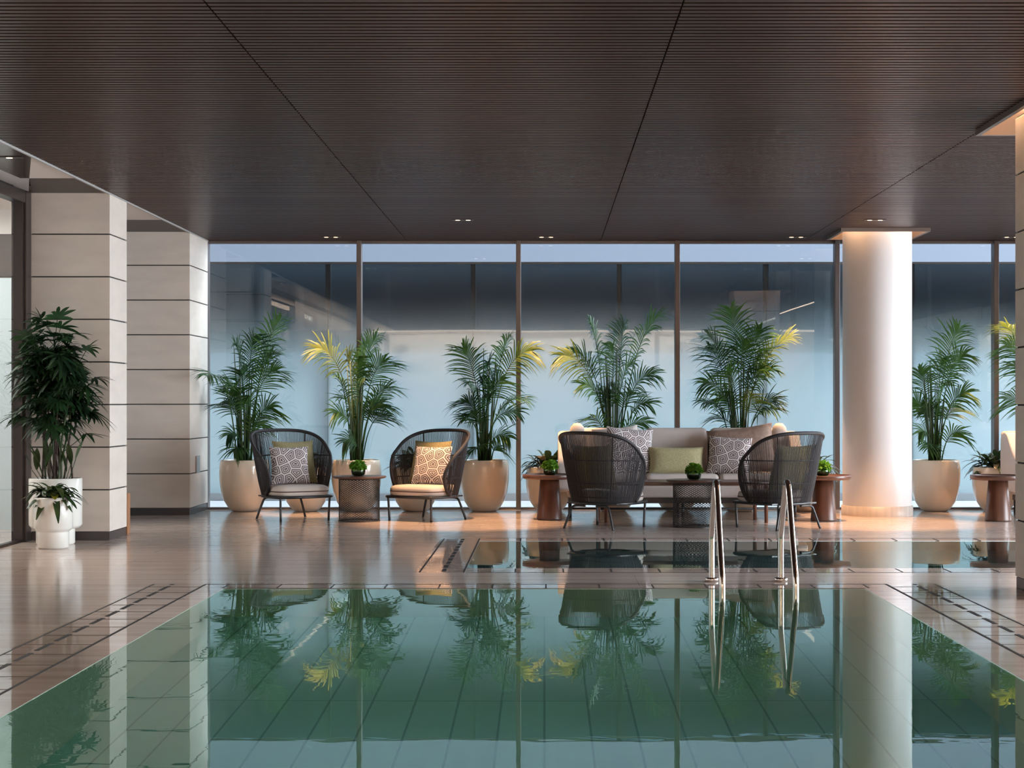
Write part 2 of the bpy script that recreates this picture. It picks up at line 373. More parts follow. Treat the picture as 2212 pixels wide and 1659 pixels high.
# panelled stone columns
JZ = [.07] + [.425 + .357 * k for k in range(8)]
def stone_column(x0, x1, y0, y1, lab, pl=.03, split=None):
    m = MB()
    for k in range(len(JZ) - 1):
        a, b = JZ[k] + .005, min(JZ[k + 1] - .005, CEIL + .02)
        if a < b: m.box((x0, y0, a), (x1, y1, b))
    o = m.build('column', M['stone'], bevel=.004); struct(o, lab, 'column')
    MB().box((x0 + .012, y0 + .012, .0), (x1 - .012, y1 - .012, CEIL + .02)).build('core', M['joint'], o)
    MB().box((x0 + .006, y0 + .006, 0), (x1 - .006, y1 - .006, .07)).build('plinth', M['plinth'], o)
    return o
stone_column(-4.31, XL, 14.35, 14.93, 'pale panelled stone column behind the white planters')
c2 = stone_column(-5.2, XL, 17.59, 18.62, 'pale panelled stone pier at the left end of the glass wall')
tag(MB().box((XL, 17.86, .42), (XL + .015, 18.04, .60)).build('wall_plate', M['switch'], bevel=.004), 'small metal wall plate low on the stone pier by the window', 'wall plate')
stone_column(2.93, 3.65, 9.98, 10.66, 'stone column at the right edge of the pool, partly in view')

# round white column
cx, cy, cr = 3.43, 17.66, .352
m = MB().lathe([(cr, .10), (cr, CEIL + .18)], (cx, cy, 0), 64)
rc = m.build('column', M['white_paint']); struct(rc, 'round white column lit from the ceiling tray', 'column')
MB().lathe([(cr + .012, 0), (cr + .012, .098), (cr, .102)], (cx, cy, 0), 64).build('plinth', M['plinth_tile'], rc)
# lit trays around column heads
def tray(h, lab, power):
    x0, x1, y0, y1 = h; m = MB(); w = .03; zb = CEIL - .035; zt = CEIL + .17
    m.box((x0, y0, zb), (x1, y0 + w, zt)); m.box((x0, y1 - w, zb), (x1, y1, zt)); m.box((x0, y0 + w, zb), (x0 + w, y1 - w, zt)); m.box((x1 - w, y0 + w, zb), (x1, y1 - w, zt))
    root = struct(m.build('ceiling_tray', M['tray']), lab, 'ceiling tray')
    MB().box((x0, y0, zt), (x1, y1, zt + .02)).build('tray_lid', M['trim_white'], root)
    q = MB(); d = .045
    q.box((x0 + d, y0 + d, zt - .03), (x1 - d, y0 + d + .02, zt - .012)); q.box((x0 + d, y1 - d - .02, zt - .03), (x1 - d, y1 - d, zt - .012))
    q.box((x0 + d, y0 + d + .03, zt - .03), (x0 + d + .02, y1 - d - .03, zt - .012)); q.box((x1 - d - .02, y0 + d + .03, zt - .03), (x1 - d, y1 - d - .03, zt - .012))
    q.build('light_strip', emit('tray light', (1, .58, .30), power), root)
tray((2.98, 3.88, 17.20, 18.10), 'square ceiling tray glowing around the round white column', 22)
tray((2.78, 3.82, 9.85, 11.05), 'square ceiling tray glowing above the right stone column', 22)

# timber box edge beyond the first column
tag(MB().box((-4.25, 15.02, 0), (-3.655, 15.12, .36)).build('timber_bench', M['oak'], bevel=.006), 'orange brown timber bench end poking out behind the first stone column', 'bench')

# back glass wall
MX = [-3.665, -2.005, -.281, 1.439, 3.168, 4.888, 6.6, XR]
for i in range(len(MX) - 1):
    a, b = MX[i], MX[i + 1]; w = .026
    r = struct(empty('window_%d' % (i + 1), (a, YB, 0)), 'tall glass bay number %d of the back window wall' % (i + 1), 'window')
    m = MB(); m.box((-w, -.07, 0), (w, .07, CEIL)); m.box((w, -.04, 0), (b - a - w, .04, .022)); m.box((w, -.04, CEIL - .03), (b - a - w, .04, CEIL))
    m.build('frame', M['bronze2'], r, bevel=.004)
    q = MB(); q.quad((w, .01, .022), (b - a - w, .01, .022), (b - a - w, .01, CEIL - .03), (w, .01, CEIL - .03)); q.build('glass_pane', M['pane'], r)
# right facade of glass
struct(MB().box((XR - .05, YN, 0), (XR + .05, 6.0, CEIL + .2)).box((XR - .05, 16.4, 0), (XR + .05, YB, CEIL + .2)).build('unseen_wall_right', M['wall_light']), 'unseen off white side wall, sized to hold back daylight', 'wall')  # solid stretches placed out of view to steer the daylight
for i in range(4):
    y0 = 6.0 + i * 2.6
    r = struct(empty('window_%d' % (20 + i), (XR, y0, 0)), 'side glass bay of the pool hall', 'window')
    m = MB(); m.box((-.05, -.03, 0), (.05, .03, CEIL)); m.box((-.04, .03, 0), (.04, 2.57, .03)); m.box((-.04, .03, CEIL - .04), (.04, 2.57, CEIL)); m.build('frame', M['bronze2'], r)
    q = MB(); q.quad((0, .03, .03), (0, 2.57, .03), (0, 2.57, CEIL - .04), (0, .03, CEIL - .04)); q.build('glass_pane', M['pane_side'], r)
# left glass door wall with bronze post
r = struct(empty('door_1', (-4.35, 14.2, 0)), 'glass door wall with dark bronze frame at the left', 'door')
m = MB(); m.box((-.07, 0, 0), (.055, .14, CEIL)); m.box((-.03, -6.5, 0), (.03, 0, .02)); m.box((-.05, -6.5, CEIL - .10), (.05, 0, CEIL)); m.box((-.05, -3.4, 0), (.05, -3.3, CEIL - .1))
m.build('frame', M['bronze'], r, bevel=.004)
q = MB(); q.quad((0, -6.5, .02), (0, 0, .02), (0, 0, CEIL - .1), (0, -6.5, CEIL - .1)); q.build('glass_pane', M['pane_side'], r)
m = MB(); m.box((-.035, -.045, .02), (.035, -.01, CEIL - .1)); m.build('door_stile', M['bronze'], r)
# left solid wall nearer than the door, side room, back wall
struct(MB().box((-4.40, YN, 0), (-4.30, 7.6, CEIL)).build('wall_left', M['wall_light']), 'off white side wall', 'wall')
m = MB(); m.box((-6.6, 7.4, 0), (-6.5, 18.6, CEIL)); m.box((-6.5, 7.4, 0), (-4.4, 7.5, CEIL)); m.box((-6.5, 15.6, 2.69), (-4.31, 15.7, CEIL))
wl = struct(m.build('wall_side_room', M['wall_light']), 'pale wall of the room behind the glass door', 'wall')
MB().box((-6.5, 15.6, 2.29), (-4.31, 15.7, 2.69)).build('dark_panel', M['gym_dark'], wl)
MB().box((-6.5, 15.58, 0), (-4.31, 15.7, 2.29)).build('pale_panel', pbr('pale blue grey panel', (.50, .58, .60), .3), wl)
struct(MB().box((XLL, YN - .1, 0), (XR + .1, YN, CEIL + .2)).build('wall_back', M['wall_light']), 'off white wall behind the viewer', 'wall')
cb = struct(MB().box((-4.2, YN + .01, CEIL - .05), (XR - .2, YN + .05, CEIL - .01)).build('trim_8', M['cove']), 'cove light line along the rear wall', 'trim')

# outdoors: paved light well, screen with painted reflection fade, added dark band, pale facade
YS = 20.2
struct(MB().box((-12, 20.1, -.3), (14, 40, -.02)).build('ground_outdoor', M['pale_ground']), 'pale paving of the outdoor court', 'ground')
struct(MB().box((-9, YB + .1, -.2), (12, 20.1, .004)).build('ground_ledge', M['pale_ground']), 'white ledge between the window wall and the frosted screen', 'ledge')
scr = tag(empty('frosted_screen', (0, YS, 0)), 'long frosted glass screen with dark posts outside the window wall', 'screen')
PXS = [-6.0, -4.28, -2.555, -.841, .884, 2.615, 4.34, 6.06, 7.8]
MB().box((-6, -.05, 0), (7.8, .05, .09)).build('base', M['grey_kerb'], scr)
MB().box((-6, -.02, 2.79), (7.8, .02, 2.815)).build('top_rail', M['bronze'], scr)
for a, b in zip(PXS[:-1], PXS[1:]):
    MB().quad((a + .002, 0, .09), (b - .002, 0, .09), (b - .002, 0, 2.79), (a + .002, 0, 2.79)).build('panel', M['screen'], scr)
for a in PXS: MB().box((a - .03, .015, .09), (a + .03, .09, 2.79)).build('post', M['bronze'], scr)
struct(MB().box((-6, 20.50, 1.75), (7.8, 20.58, 2.835)).build('backing_band', M['dark_backing']), 'dark band added behind the top of the frosted screen to darken it', 'wall')  # added sheet, makes the screen top dark like a mirrored ceiling
struct(MB().box((-20, 40, -1), (22, 41, 14)).build('facade_outdoor', M['outer_white']), 'pale facade beyond the court', 'facade')

# ------------------------------------------------------------------ ceiling downlights
LAMPS = []
def downlight(x, y, lab, power, spot=55, n=2, tilt=(0, 0), name='ceiling_downlight'):
    root = tag(empty(name, (x, y, CEIL)), lab, 'downlight', 'recessed ceiling downlights')
    MB().box((-.10, -.035, -.006), (.10, .035, .01)).build('housing', M['bronze'], root)
    for sx in ((-.05, .05) if n == 2 else (0,)):
        MB().lathe([(0, -.0075), (.022, -.0075), (.024, -.005)], (sx, 0, 0), 16).build('lens', M['lens'], root)
    L = bpy.data.lights.new('downlight lamp', 'SPOT'); L.energy = power; L.color = (1, .56, .28); L.spot_size = math.radians(spot); L.spot_blend = .6; L.shadow_soft_size = .03
    o = bpy.data.objects.new('downlight lamp', L); COL.objects.link(o); o.location = (x, y, CEIL - .03); o.rotation_euler = (tilt[0], tilt[1], 0)
for px, where in ((715, 'above the second palm'), (1180, 'above the low planter by the third palm'), (1720, 'above the fifth palm'), (2185, 'at the right end by the window')):
    downlight(XM(px, 18.1), 18.1, 'small twin downlight in the slatted ceiling ' + where, 560, 40)
for px, where in ((1000, 'in front of the window, between the first seam and second seam'), (1890, 'just in front of the round column')):
    downlight(XM(px, 16.42), 16.42, 'small twin downlight ' + where, 640, 46)
downlight(XM(20, 12.25), 12.25, 'bright round downlight in the bronze ceiling strip at the left edge', 40, 70, 1)

# ------------------------------------------------------------------ plants
def frond(mb, p0, tip, arch, L, roll, t0, n, w=.017):
    p0 = Vector(p0); tip = Vector(tip); hv = Vector((tip.x - p0.x, tip.y - p0.y, 0)); hd = hv.length
    c = p0 + hv * .22; c.z = p0.z + (tip.z - p0.z) * .78 + arch
    B = lambda t: p0 * (1 - t) ** 2 + c * (2 * t * (1 - t)) + tip * t * t
    D = lambda t: ((c - p0) * (2 * (1 - t)) + (tip - c) * (2 * t)).normalized()
    mb.tube([B(k / 14) for k in range(15)], [.0085 * (1 - .8 * k / 14) for k in range(15)], 5)
    az = hv.normalized() if hd > .03 else Vector((math.cos(roll * 3), math.sin(roll * 3), 0))
    for i in range(n):
        u = (i + .5) / n; t = t0 + (1 - t0) * u; P = B(t); T = D(t)
        side = Vector((-az.y, az.x, 0)); side = Matrix.Rotation(roll, 3, T) @ side
        side = (side - T * side.dot(T)).normalized(); nor = side.cross(T).normalized()
        if nor.z < 0: nor = -nor
        ln = L * (.55 + .75 * math.sin(PI * min(1, .12 + .80 * u)) - .25 * u) * random.uniform(.85, 1.1)
        ang = math.radians(28 + 38 * u)
        for s in (-1, 1):
            d = (side * s * math.cos(ang) + T * math.sin(ang) + nor * random.uniform(.10, .32)).normalized()
            wv = (T - d * T.dot(d)).normalized(); v = []; dr = random.uniform(.25, .70); K = 6
            for k in range(K + 1):
                q = k / K; pos = P + d * (ln * q) - Vector((0, 0, 1)) * (dr * ln * q * q)
                ww = w * (.35 + 1.0 * math.sin(PI * min(1, .12 + q * .88)) ** .8) * (1 if q < 1 else .1) * .62
                v += [pos - wv * ww, pos + wv * ww]
            mb.add(v, [(2 * k, 2 * k + 1, 2 * k + 3, 2 * k + 2) for k in range(K)], True)
    if True:                                              # terminal leaflet
        T = D(1); s = Vector((-az.y, az.x, 0)) * w * .5
        mb.add([tip - s, tip + s, tip + T * L * .45 - Vector((0, 0, L * .1))], [(0, 1, 2)], True)
POT = [(0, .004), (.10, 0), (.135, .006), (.175, .045), (.215, .11), (.245, .20), (.262, .31), (.266, .40), (.262, .48), (.254, .535), (.248, .546), (.238, .546), (.236, .52), (.234, .46)]
LOW = [(0, .004), (.095, 0), (.125, .006), (.165, .04), (.205, .10), (.235, .18), (.250, .27), (.252, .35), (.246, .42), (.238, .462), (.232, .470), (.222, .470), (.220, .45), (.218, .40)]
def palm(px, tips, lab, Y=18.28, seed=1, mats=('frond', 'frond_dark', 'frond_lit'), fill=2):
    random.seed(seed); x0 = XM(px, Y); root = tag(empty('potted_palm', (x0, Y, 0)), lab, 'potted palm', 'tall palms in cream pots along the window')
    MB().lathe(POT, (0, 0, 0), 56).build('pot', M['pot'], root)
    MB().lathe([(0, .50), (.12, .502), (.236, .485)], (0, 0, 0), 32).build('soil', M['soil'], root)
    allt = list(tips)
    zt = min(t[1] for t in tips)
    for k in range(fill):
        allt.append((px + random.uniform(-55, 55), random.uniform(zt + 90, 900), random.uniform(-.25, .12)))
    for k, t in enumerate(allt):
        x, yy = t[0], t[1]; dy = t[2] if len(t) > 2 else random.uniform(-.28, .16)
        arch = t[3] if len(t) > 3 else None
        mt = t[4] if len(t) > 4 else random.choice(mats[:2] + mats[:1])
        dy = min(dy, .20)
        tip = PX(x, yy, Y + dy) - Vector((x0, Y, 0)); a = random.uniform(0, 2 * PI); rr = random.uniform(.01, .08)
        p0 = Vector((rr * math.cos(a) + .10 * max(-1, min(1, tip.x)), rr * math.sin(a), .49)); hd = math.hypot(tip.x - p0.x, tip.y - p0.y); ht = max(.25, tip.z - .49)
        if arch is None: arch = .10 + .30 * hd
        L = .20 + .095 * min(1.7, ht)
        mb = MB(); frond(mb, p0, tip, arch, L, random.choice((-1, 1)) * random.uniform(.25, 1.15), .52 if ht > .5 else .35, int(13 + 7 * min(1.6, ht)), .0085)
        mb.build('frond', M[mt], root)
    for k in range(9):
        a = random.uniform(0, 2 * PI); rr = random.uniform(.02, .07); zt2 = random.uniform(.75, 1.25)
        m = MB(); m.tube([(rr * math.cos(a), rr * math.sin(a), .49), (rr * 1.5 * math.cos(a), rr * 1.5 * math.sin(a), .49 + zt2 * .5), (rr * 2.3 * math.cos(a), rr * 2.3 * math.sin(a), .49 + zt2)], [.013, .010, .004], 6)
        m.build('stem', M['stem'], root)
    return root
palm(528, [(605, 690, -.05, .06), (548, 728, -.1), (508, 745, -.15), (446, 812, -.80), (492, 830, .1), (598, 800, -.1), (590, 765, .12), (482, 872, -.2), (590, 880, -.15), (492, 940, -.2), (570, 915, .1), (505, 975, -.15), (585, 905, -.25), (520, 800, -.2)],
     'tall palm in a cream pot beside the stone pier, leaning right at the top', seed=3)
palm(770, [(682, 752, -.1, .30, 'frond_lit'), (812, 728, -.05, .05), (835, 780, -.15), (728, 815, -.1), (845, 838, -.1), (722, 892, -.2), (840, 900, -.15), (792, 745, .1), (750, 770, .1, .1, 'frond_lit'), (790, 815, -.25), (735, 860, .1), (825, 870, .1), (742, 955, -.2), (775, 770, -.2)],
     'palm in a cream pot behind the round mesh table with a moss bowl', seed=5)
palm(1046, [(1000, 752, -.1, .08), (1100, 728, -.1, .06), (1150, 758, -.1, .28, 'frond_lit'), (1000, 868, -.2), (1135, 862, -.15), (1120, 890, .1), (1000, 905, -.1), (1100, 945, -.2), (1010, 830, .1), (1060, 775, -.2), (1090, 820, -.25), (1035, 810, -.3), (1022, 975, -.2), (1085, 975, -.2), (1062, 850, -.3)],
     'palm in a cream pot to the right of the second rope armchair', seed=8)
palm(1325, [(1425, 680, -.1, .10), (1275, 700, -.05, .06), (1210, 768, -.1, .30, 'frond_lit'), (1240, 758, .1, .2), (1412, 808, -.1), (1258, 830, -.15), (1402, 872, -.2), (1268, 905, -.2), (1398, 915, -.1), (1348, 700, .1, .05, 'frond_dark'), (1325, 745, -.15), (1365, 785, .1), (1300, 840, .1), (1372, 850, -.25)],
     'tall spreading palm in a cream pot behind the left half of the sofa', seed=11)
palm(1598, [(1578, 668, -.05, .03), (1530, 725, -.1, .08), (1528, 752, -.2), (1708, 728, -.1, .16, 'frond_lit'), (1645, 712, .1, .05), (1520, 828, -.15), (1522, 868, -.2), (1535, 905, -.1), (1678, 862, -.15), (1675, 885, -.25), (1668, 795, -.1), (1605, 735, -.2), (1570, 800, -.3), (1625, 850, -.3, .1, 'frond_lit'), (1650, 765, .1)],
     'dense tall palm in a cream pot behind the right half of the sofa', seed=14)
palm(2020, [(2072, 708, -.1, .02), (2085, 765, -.15), (1985, 800, -.1), (2092, 848, -.15), (1972, 868, -.1), (2080, 938, -.2), (1985, 935, -.15), (2005, 968, -.2), (2050, 825, -.25), (2035, 775, .1), (1998, 885, .1), (2078, 885, .1)],
     'palm in a cream pot right of the round white column', seed=17, mats=('frond', 'frond_lit', 'frond_dark'))
palm(2275, [(2165, 705, -.1, .22, 'frond_lit'), (2172, 745, -.15), (2178, 790, -.1), (2170, 862, -.15), (2300, 690, 0), (2350, 780, -.1), (2340, 880, -.1), (2250, 720, .1)],
     'palm at the right edge, fronds reaching past the stone column', seed=19)

def leaf_blade(mb, p, d, ln, w, droop, up=Vector((0, 0, 1)), K=6):
    d = d.normalized(); wv = d.cross(up); wv = wv.normalized() if wv.length > 1e-3 else Vector((1, 0, 0)); nn = wv.cross(d); v = []
    for k in range(K + 1):
        q = k / K; c = p + d * (ln * q) - Vector((0, 0, 1)) * (droop * ln * q * q); ww = w * max(.02, math.sin(PI * min(1, q * .93 + .05)) ** .75)
        v += [c - wv * ww + nn * ww * .25, c, c + wv * ww + nn * ww * .25]
    f = []
    for k in range(K):
        a = 3 * k; f += [(a, a + 1, a + 4, a + 3), (a + 1, a + 2, a + 5, a + 4)]
    mb.add(v, f, True)
def low_planter(px, lab, Y=18.26, seed=1, red=True):
    random.seed(seed); root = tag(empty('potted_plant', (XM(px, Y), Y, 0)), lab, 'potted plant', 'low leafy planters between the palms')
    MB().lathe(LOW, (0, 0, 0), 56).build('pot', M['pot'], root)
    MB().lathe([(0, .43), (.221, .42)], (0, 0, 0), 32).build('soil', M['soil'], root)
    a, b = MB(), MB()
    for k in range(95):
        an = random.uniform(0, 2 * PI); r = random.uniform(0, .18); el = random.uniform(-.1, 1.35); st = Vector((r * math.cos(an), r * math.sin(an), .44 + random.uniform(.02, .13) * (1 - r * 2)))
        d = Vector((math.cos(an) * math.cos(el), math.sin(an) * math.cos(el) * .8, math.sin(el)))
        if st.y + d.y * .2 > .24: continue
        leaf_blade(b if (red and k % 5 == 0) else a, st, d, random.uniform(.16, .28), random.uniform(.026, .042), random.uniform(.3, .8))
    a.build('foliage', M['lily'], root)
    if red: b.build('flower_bract', M['lily_red'], root)
low_planter(661, 'low leafy planter half hidden behind the first rope armchair', seed=21)
low_planter(897, 'low leafy planter seen through the ropes of the second armchair', seed=22)
low_planter(1187, 'low leafy planter behind the wooden side table by the window mullion', seed=23)
low_planter(1462, 'low planter behind the middle of the sofa, only its pot visible', seed=24)
low_planter(1742, 'low leafy planter between the fourth armchair and the round column', seed=25)
low_planter(2152, 'low leafy planter behind the wooden side table at the right edge', seed=26)

# lady palm in stepped white planters by the first stone column
def stepped(root, r, h, rb, hb):
    MB().lathe([(0, 0), (rb - .01, 0), (rb, .012), (rb, hb - .01), (rb, hb), (r - .02, hb + .005), (r, hb + .03), (r, h - .008), (r - .006, h), (r - .02, h), (r - .022, h - .05)], (0, 0, 0), 56).build('planter', M['pot_white'], root)
    MB().lathe([(0, h - .04), (r - .021, h - .05)], (0, 0, 0), 32).build('soil', M['soil'], root)
Yr = 13.98; xr = XM(120, Yr); random.seed(31)
rp = tag(empty('potted_lady_palm', (xr, Yr, 0)), 'tall bushy lady palm in a wide white stepped planter by the stone column', 'potted plant')
stepped(rp, .212, .54, .155, .13)
mb = MB()
def fan(mb, p, d, size, nl):
    d = d.normalized(); side = d.cross(Vector((0, 0, 1))); side = side.normalized() if side.length > .05 else Vector((1, 0, 0)); up = side.cross(d)
    side = Matrix.Rotation(random.uniform(-.6, .6), 3, d) @ side
    for k in range(nl):
        a = (k / (nl - 1) - .5) * 2.9 + random.uniform(-.1, .1)
        dd = d * math.cos(a) + side * math.sin(a) + up * .12
        leaf_blade(mb, p, dd, size * random.uniform(.8, 1.1) * (1 - .12 * abs(a)), size * .085, random.uniform(.15, .55), up, 5)
tops = []
for k in range(15):
    tx, ty = random.uniform(70, 165), random.uniform(735, 900)
    if k < 3: tx, ty = (118, 735) if k == 0 else ((140, 760) if k == 1 else (95, 770))
    top = PX(tx, ty, Yr + random.uniform(-.18, .15)) - Vector((xr, Yr, 0)); a = random.uniform(0, 2 * PI); rr = random.uniform(.02, .13)
    b = Vector((rr * math.cos(a) + .02, rr * math.sin(a), .48)); midp = (b + top) * .5 + Vector((random.uniform(-.03, .03), 0, 0))
    m = MB(); m.tube(catmull([b, midp, top], 5), .0085, 6); m.build('cane', M['cane'] if k % 3 else M['stem'], rp); tops.append((b, top))
for k in range(210):
    b, top = random.choice(tops); an = random.uniform(0, 2 * PI); el = random.uniform(-.25, 1.0) if k > 20 else random.uniform(.6, 1.3)
    f = random.uniform(.66, 1.03); p = b.lerp(top, f); d = Vector((math.cos(an) * math.cos(el), .75 * math.sin(an) * math.cos(el), math.sin(el)))
    pl = random.uniform(.10, .24); e = p + d * pl
    ex = VX + (e.x + xr) * F / Yr
    if ex < 18 or ex > 212 or e.y > .12: e = p + d * pl * .4
    mb.tube([p, e], .003, 4, caps=False); fan(mb, e, d + Vector((0, 0, -.35)), random.uniform(.15, .22), random.choice((6, 7, 8, 9)))
e = PX(185, 938, Yr - .1) - Vector((xr, Yr, 0)); mb.tube([(.06, 0, .75), e], .003, 4, caps=False); fan(mb, e, Vector((1, 0, -.1)), .2, 6)
mb.build('foliage', M['rhapis'], rp)
mb = MB()
for k in range(10):
    x = random.choice((75, 90, 100, 150, 158)); p = PX(x + random.uniform(-8, 8), random.uniform(990, 1030), Yr - .1) - Vector((xr, Yr, 0)); leaf_blade(mb, p, Vector((random.uniform(-.5, .5), random.uniform(-.4, .2), 1)), .2, .028, .1)
    mb.tube([(p.x * .6, -.05, .5), p], .003, 4)
mb.build('low_leaves', M['lily'], rp)
Yf = 13.60; xf = XM(115, Yf)
rf = tag(empty('potted_plant', (xf, Yf, 0)), 'small white stepped planter with trailing leaves in front of the lady palm', 'potted plant')
stepped(rf, .152, .405, .122, .135)
mb = MB(); my = MB()
for k in range(80):
    an = random.uniform(0, 2 * PI); r = random.uniform(0, .11); el = random.uniform(-.35, .95)
    leaf_blade(my if k in (5, 33, 50) else mb, Vector((r * math.cos(an), r * math.sin(an), .38 + random.uniform(.01, .1))), Vector((math.cos(an) * math.cos(el), math.sin(an) * math.cos(el), math.sin(el))), random.uniform(.13, .20), random.uniform(.022, .034), random.uniform(.3, .9))
mb.build('foliage', M['lily'], rf); o = my.build('yellowing_leaf', leaf('yellow leaf', (.42, .34, .03), (.30, .30, .04)), rf); o['label'] = 'yellowing leaves'

# ------------------------------------------------------------------ rope armchair (faces -y)
def make_chair(lab, loc, yaw):
    root = tag(empty('rope_armchair', loc, yaw), lab, 'armchair', 'charcoal rope armchairs')
    ZB = .235
    def rad(z): q = (z - ZB) / .64; return .300 + .118 * max(0, q) ** .85
    def pt(phi, z, dr=0):                                  # phi from the back centre
        r = rad(z) + dr; sx = math.sin(phi); cy2 = math.cos(phi)
        e = .86; X = math.copysign(abs(sx) ** e, sx) * r; Yy = math.copysign(abs(cy2) ** e, cy2) * r * .94
        return Vector((X, Yy, z))
    R = math.radians
    half = [(0, .880), (20, .876), (38, .860), (55, .826), (70, .776), (84, .706), (97, .620), (107, .530), (112, .445), (110, .370), (103, .300), (94, .250)]
    rim = catmull([(a, z, 0) for a, z in half], 5)
    rimpts = [pt(-R(p.x), p.y) for p in reversed(rim)] + [pt(R(p.x), p.y) for p in rim[1:]]
    MB().tube(rimpts, .0165, 10).build('back_frame', M['rope'], root)
    def zrange(ad):                                        # ad in degrees: lowest and highest rope ends
        zs = []
        for a, b in zip(rim[:-1], rim[1:]):
            lo, hi = min(a.x, b.x), max(a.x, b.x)
            if lo <= ad <= hi and hi > lo: t = (ad - a.x) / (b.x - a.x); zs.append(a.y + t * (b.y - a.y))
        if not zs: return None
        top = max(zs); bot = min(zs) if len(zs) > 1 and ad > 94 else ZB
        return bot, top
    m = MB()
    N = 142
    for k in range(N):
        ad = -113 + 226 * (k + .5) / N; zr = zrange(abs(ad))
        if not zr or zr[1] - zr[0] < .03: continue
        m.tube([pt(R(ad), zr[0] + (zr[1] - zr[0]) * q / 4, random.uniform(-.002, .002)) for q in range(5)], .0034, 5, caps=False)
    m.build('rope_back', M['rope'], root)
    for z, am in ((.42, 111), (.63, 102)):
        MB().tube([pt(R(-am + 2 * am * k / 40), z, -.004) for k in range(41)], .0058, 6).build('back_rail', M['rope'], root)
    for ad in (-38, 38):
        m = MB(); zr = zrange(abs(ad)); m.tube([pt(R(ad), zr[0] + (zr[1] - zr[0]) * q / 5, -.006) for q in range(6)], .0075, 6); m.build('back_rod', M['rope'], root)
    base = [pt(R(-94 + 188 * k / 30), ZB) for k in range(31)]
    fx = .285
    loop = base + [Vector((fx, -.27, ZB)), Vector((fx - .03, -.295, ZB)), Vector((-fx + .03, -.295, ZB)), Vector((-fx, -.27, ZB))]
    MB().tube(loop, .0135, 8, closed=True).build('seat_frame', M['frame'], root)
    mm = MB(); mm.box((-.27, -.28, ZB - .006), (.27, .24, ZB + .006)); mm.build('seat_platform', M['frame'], root)
    # cushion: rounded slab with piping
    n = 44; prof = []
    for k in range(n):
        a = 2 * PI * k / n; ex = .45
        x = math.copysign(abs(math.cos(a)) ** ex, math.cos(a)) * .29; yy = math.copysign(abs(math.sin(a)) ** (.45 if math.sin(a) < 0 else .75), math.sin(a)) * (.30 if math.sin(a) < 0 else .245) - .005
        prof.append((x, yy))
    m = MB(); layers = [(.88, .0), (.97, .008), (1.0, .028), (.985, .046), (1.0, .064), (.97, .088), (.86, .102), (.5, .108), (.02, .110)]
    v = [(x * s, yy * s, ZB + .008 + z) for s, z in layers for x, yy in prof]
    f = [(i * n + k, i * n + (k + 1) % n, (i + 1) * n + (k + 1) % n, (i + 1) * n + k) for i in range(len(layers) - 1) for k in range(n)]
    m.add(v, f, True); cu = m.build('seat_cushion', M['cushion'], root)
    MB().tube([(x * .995, yy * .995, ZB + .054) for x, yy in prof], .0052, 6, closed=True).build('piping', M['piping'], cu)
    for s in (-1, 1):
        MB().tube(catmull([(s * .27, -.28, ZB), (s * .262, -.272, ZB - .02), (s * .255, -.262, 0)], 4), .0115, 8).build('leg', M['frame'], root)
        MB().tube(catmull([(s * .06, .255, ZB - .022), (s * .15, .258, ZB - .022), (s * .19, .264, ZB - .034), (s * .212, .27, ZB - .075), (s * .265, .295, 0)], 6), .0115, 8).build('leg', M['frame'], root)
    return root
ch = [(-2.48, 16.93, 33, 'rope armchair between the first two palms, facing right with two cushions'), (XM(921, 16.9), 16.9, -33, 'rope armchair between the mesh table and third palm, facing left with two cushions'),
      (XM(1308, 15.83), 15.83, 146, 'rope armchair turned to the sofa, seen from behind beside the wooden side table'), (XM(1678, 15.80), 15.80, -146, 'rope armchair turned to the sofa, seen from behind nearest the round column')]
first = make_chair(ch[0][3], (ch[0][0], ch[0][1], 0), math.radians(ch[0][2]))
for x, y, a, lab in ch[1:]:
    c = copy_tree(first); c.location = (x, y, 0); c.rotation_euler = (0, 0, math.radians(a)); c['label'] = lab

# loose cushions
def pillow(name, w, h, t, mat, loc, rot, lab, group=None, n=18):
    m = MB(); v = []; f = []
    for s in (1, -1):
        o = len(v)
        for i in range(n + 1):
            for j in range(n + 1):
                a = -1 + 2 * i / n; b = -1 + 2 * j / n
                k = ((1 - a ** 4) * (1 - b ** 4)); th = t * .5 * k ** .55
                px = a * (1 - .07 * (1 - b * b)) ; pz = b * (1 - .07 * (1 - a * a))
                v.append((px * w / 2, -s * th, pz * h / 2))
        for i in range(n):
            for j in range(n):
                q = (o + i * (n + 1) + j, o + (i + 1) * (n + 1) + j, o + (i + 1) * (n + 1) + j + 1, o + i * (n + 1) + j + 1)
                f.append(q if s > 0 else q[::-1])
    m.add(v, f, True); o = m.build(name, mat); o.location = loc; o.rotation_euler = rot
    return tag(o, lab, 'cushion', group)
def on_chair(c, lx, ly, lz, size, mat, tilt, yaw, lab, t=.13):
    x, y, a, _ = c; a = math.radians(a)
    pillow('cushion', size, size, t, mat, (x + lx * math.cos(a) - ly * math.sin(a), y + lx * math.sin(a) + ly * math.cos(a), lz), (tilt, 0, a + yaw), lab, 'scatter cushions on the rope armchairs')
on_chair(ch[0], .095, .175, .565, .44, M['olive'], -.30, -.05, 'olive cushion behind the patterned one on the left-hand front-facing armchair')
on_chair(ch[0], -.02, .045, .535, .39, M['geo'], -.32, -.22, 'mauve and white geometric cushion on the leftmost rope armchair')
on_chair(ch[1], -.085, .175, .565, .44, M['olive'], -.30, .05, 'dark olive cushion behind the patterned one on the armchair by the third palm')
on_chair(ch[1], .03, .045, .535, .40, M['geo'], -.32, .20, 'mauve geometric cushion on the armchair left of the third palm')
on_chair(ch[2], .02, .16, .56, .44, M['olive'], -.30, 0, 'dark cushion seen through the ropes of the armchair by the wooden side table')
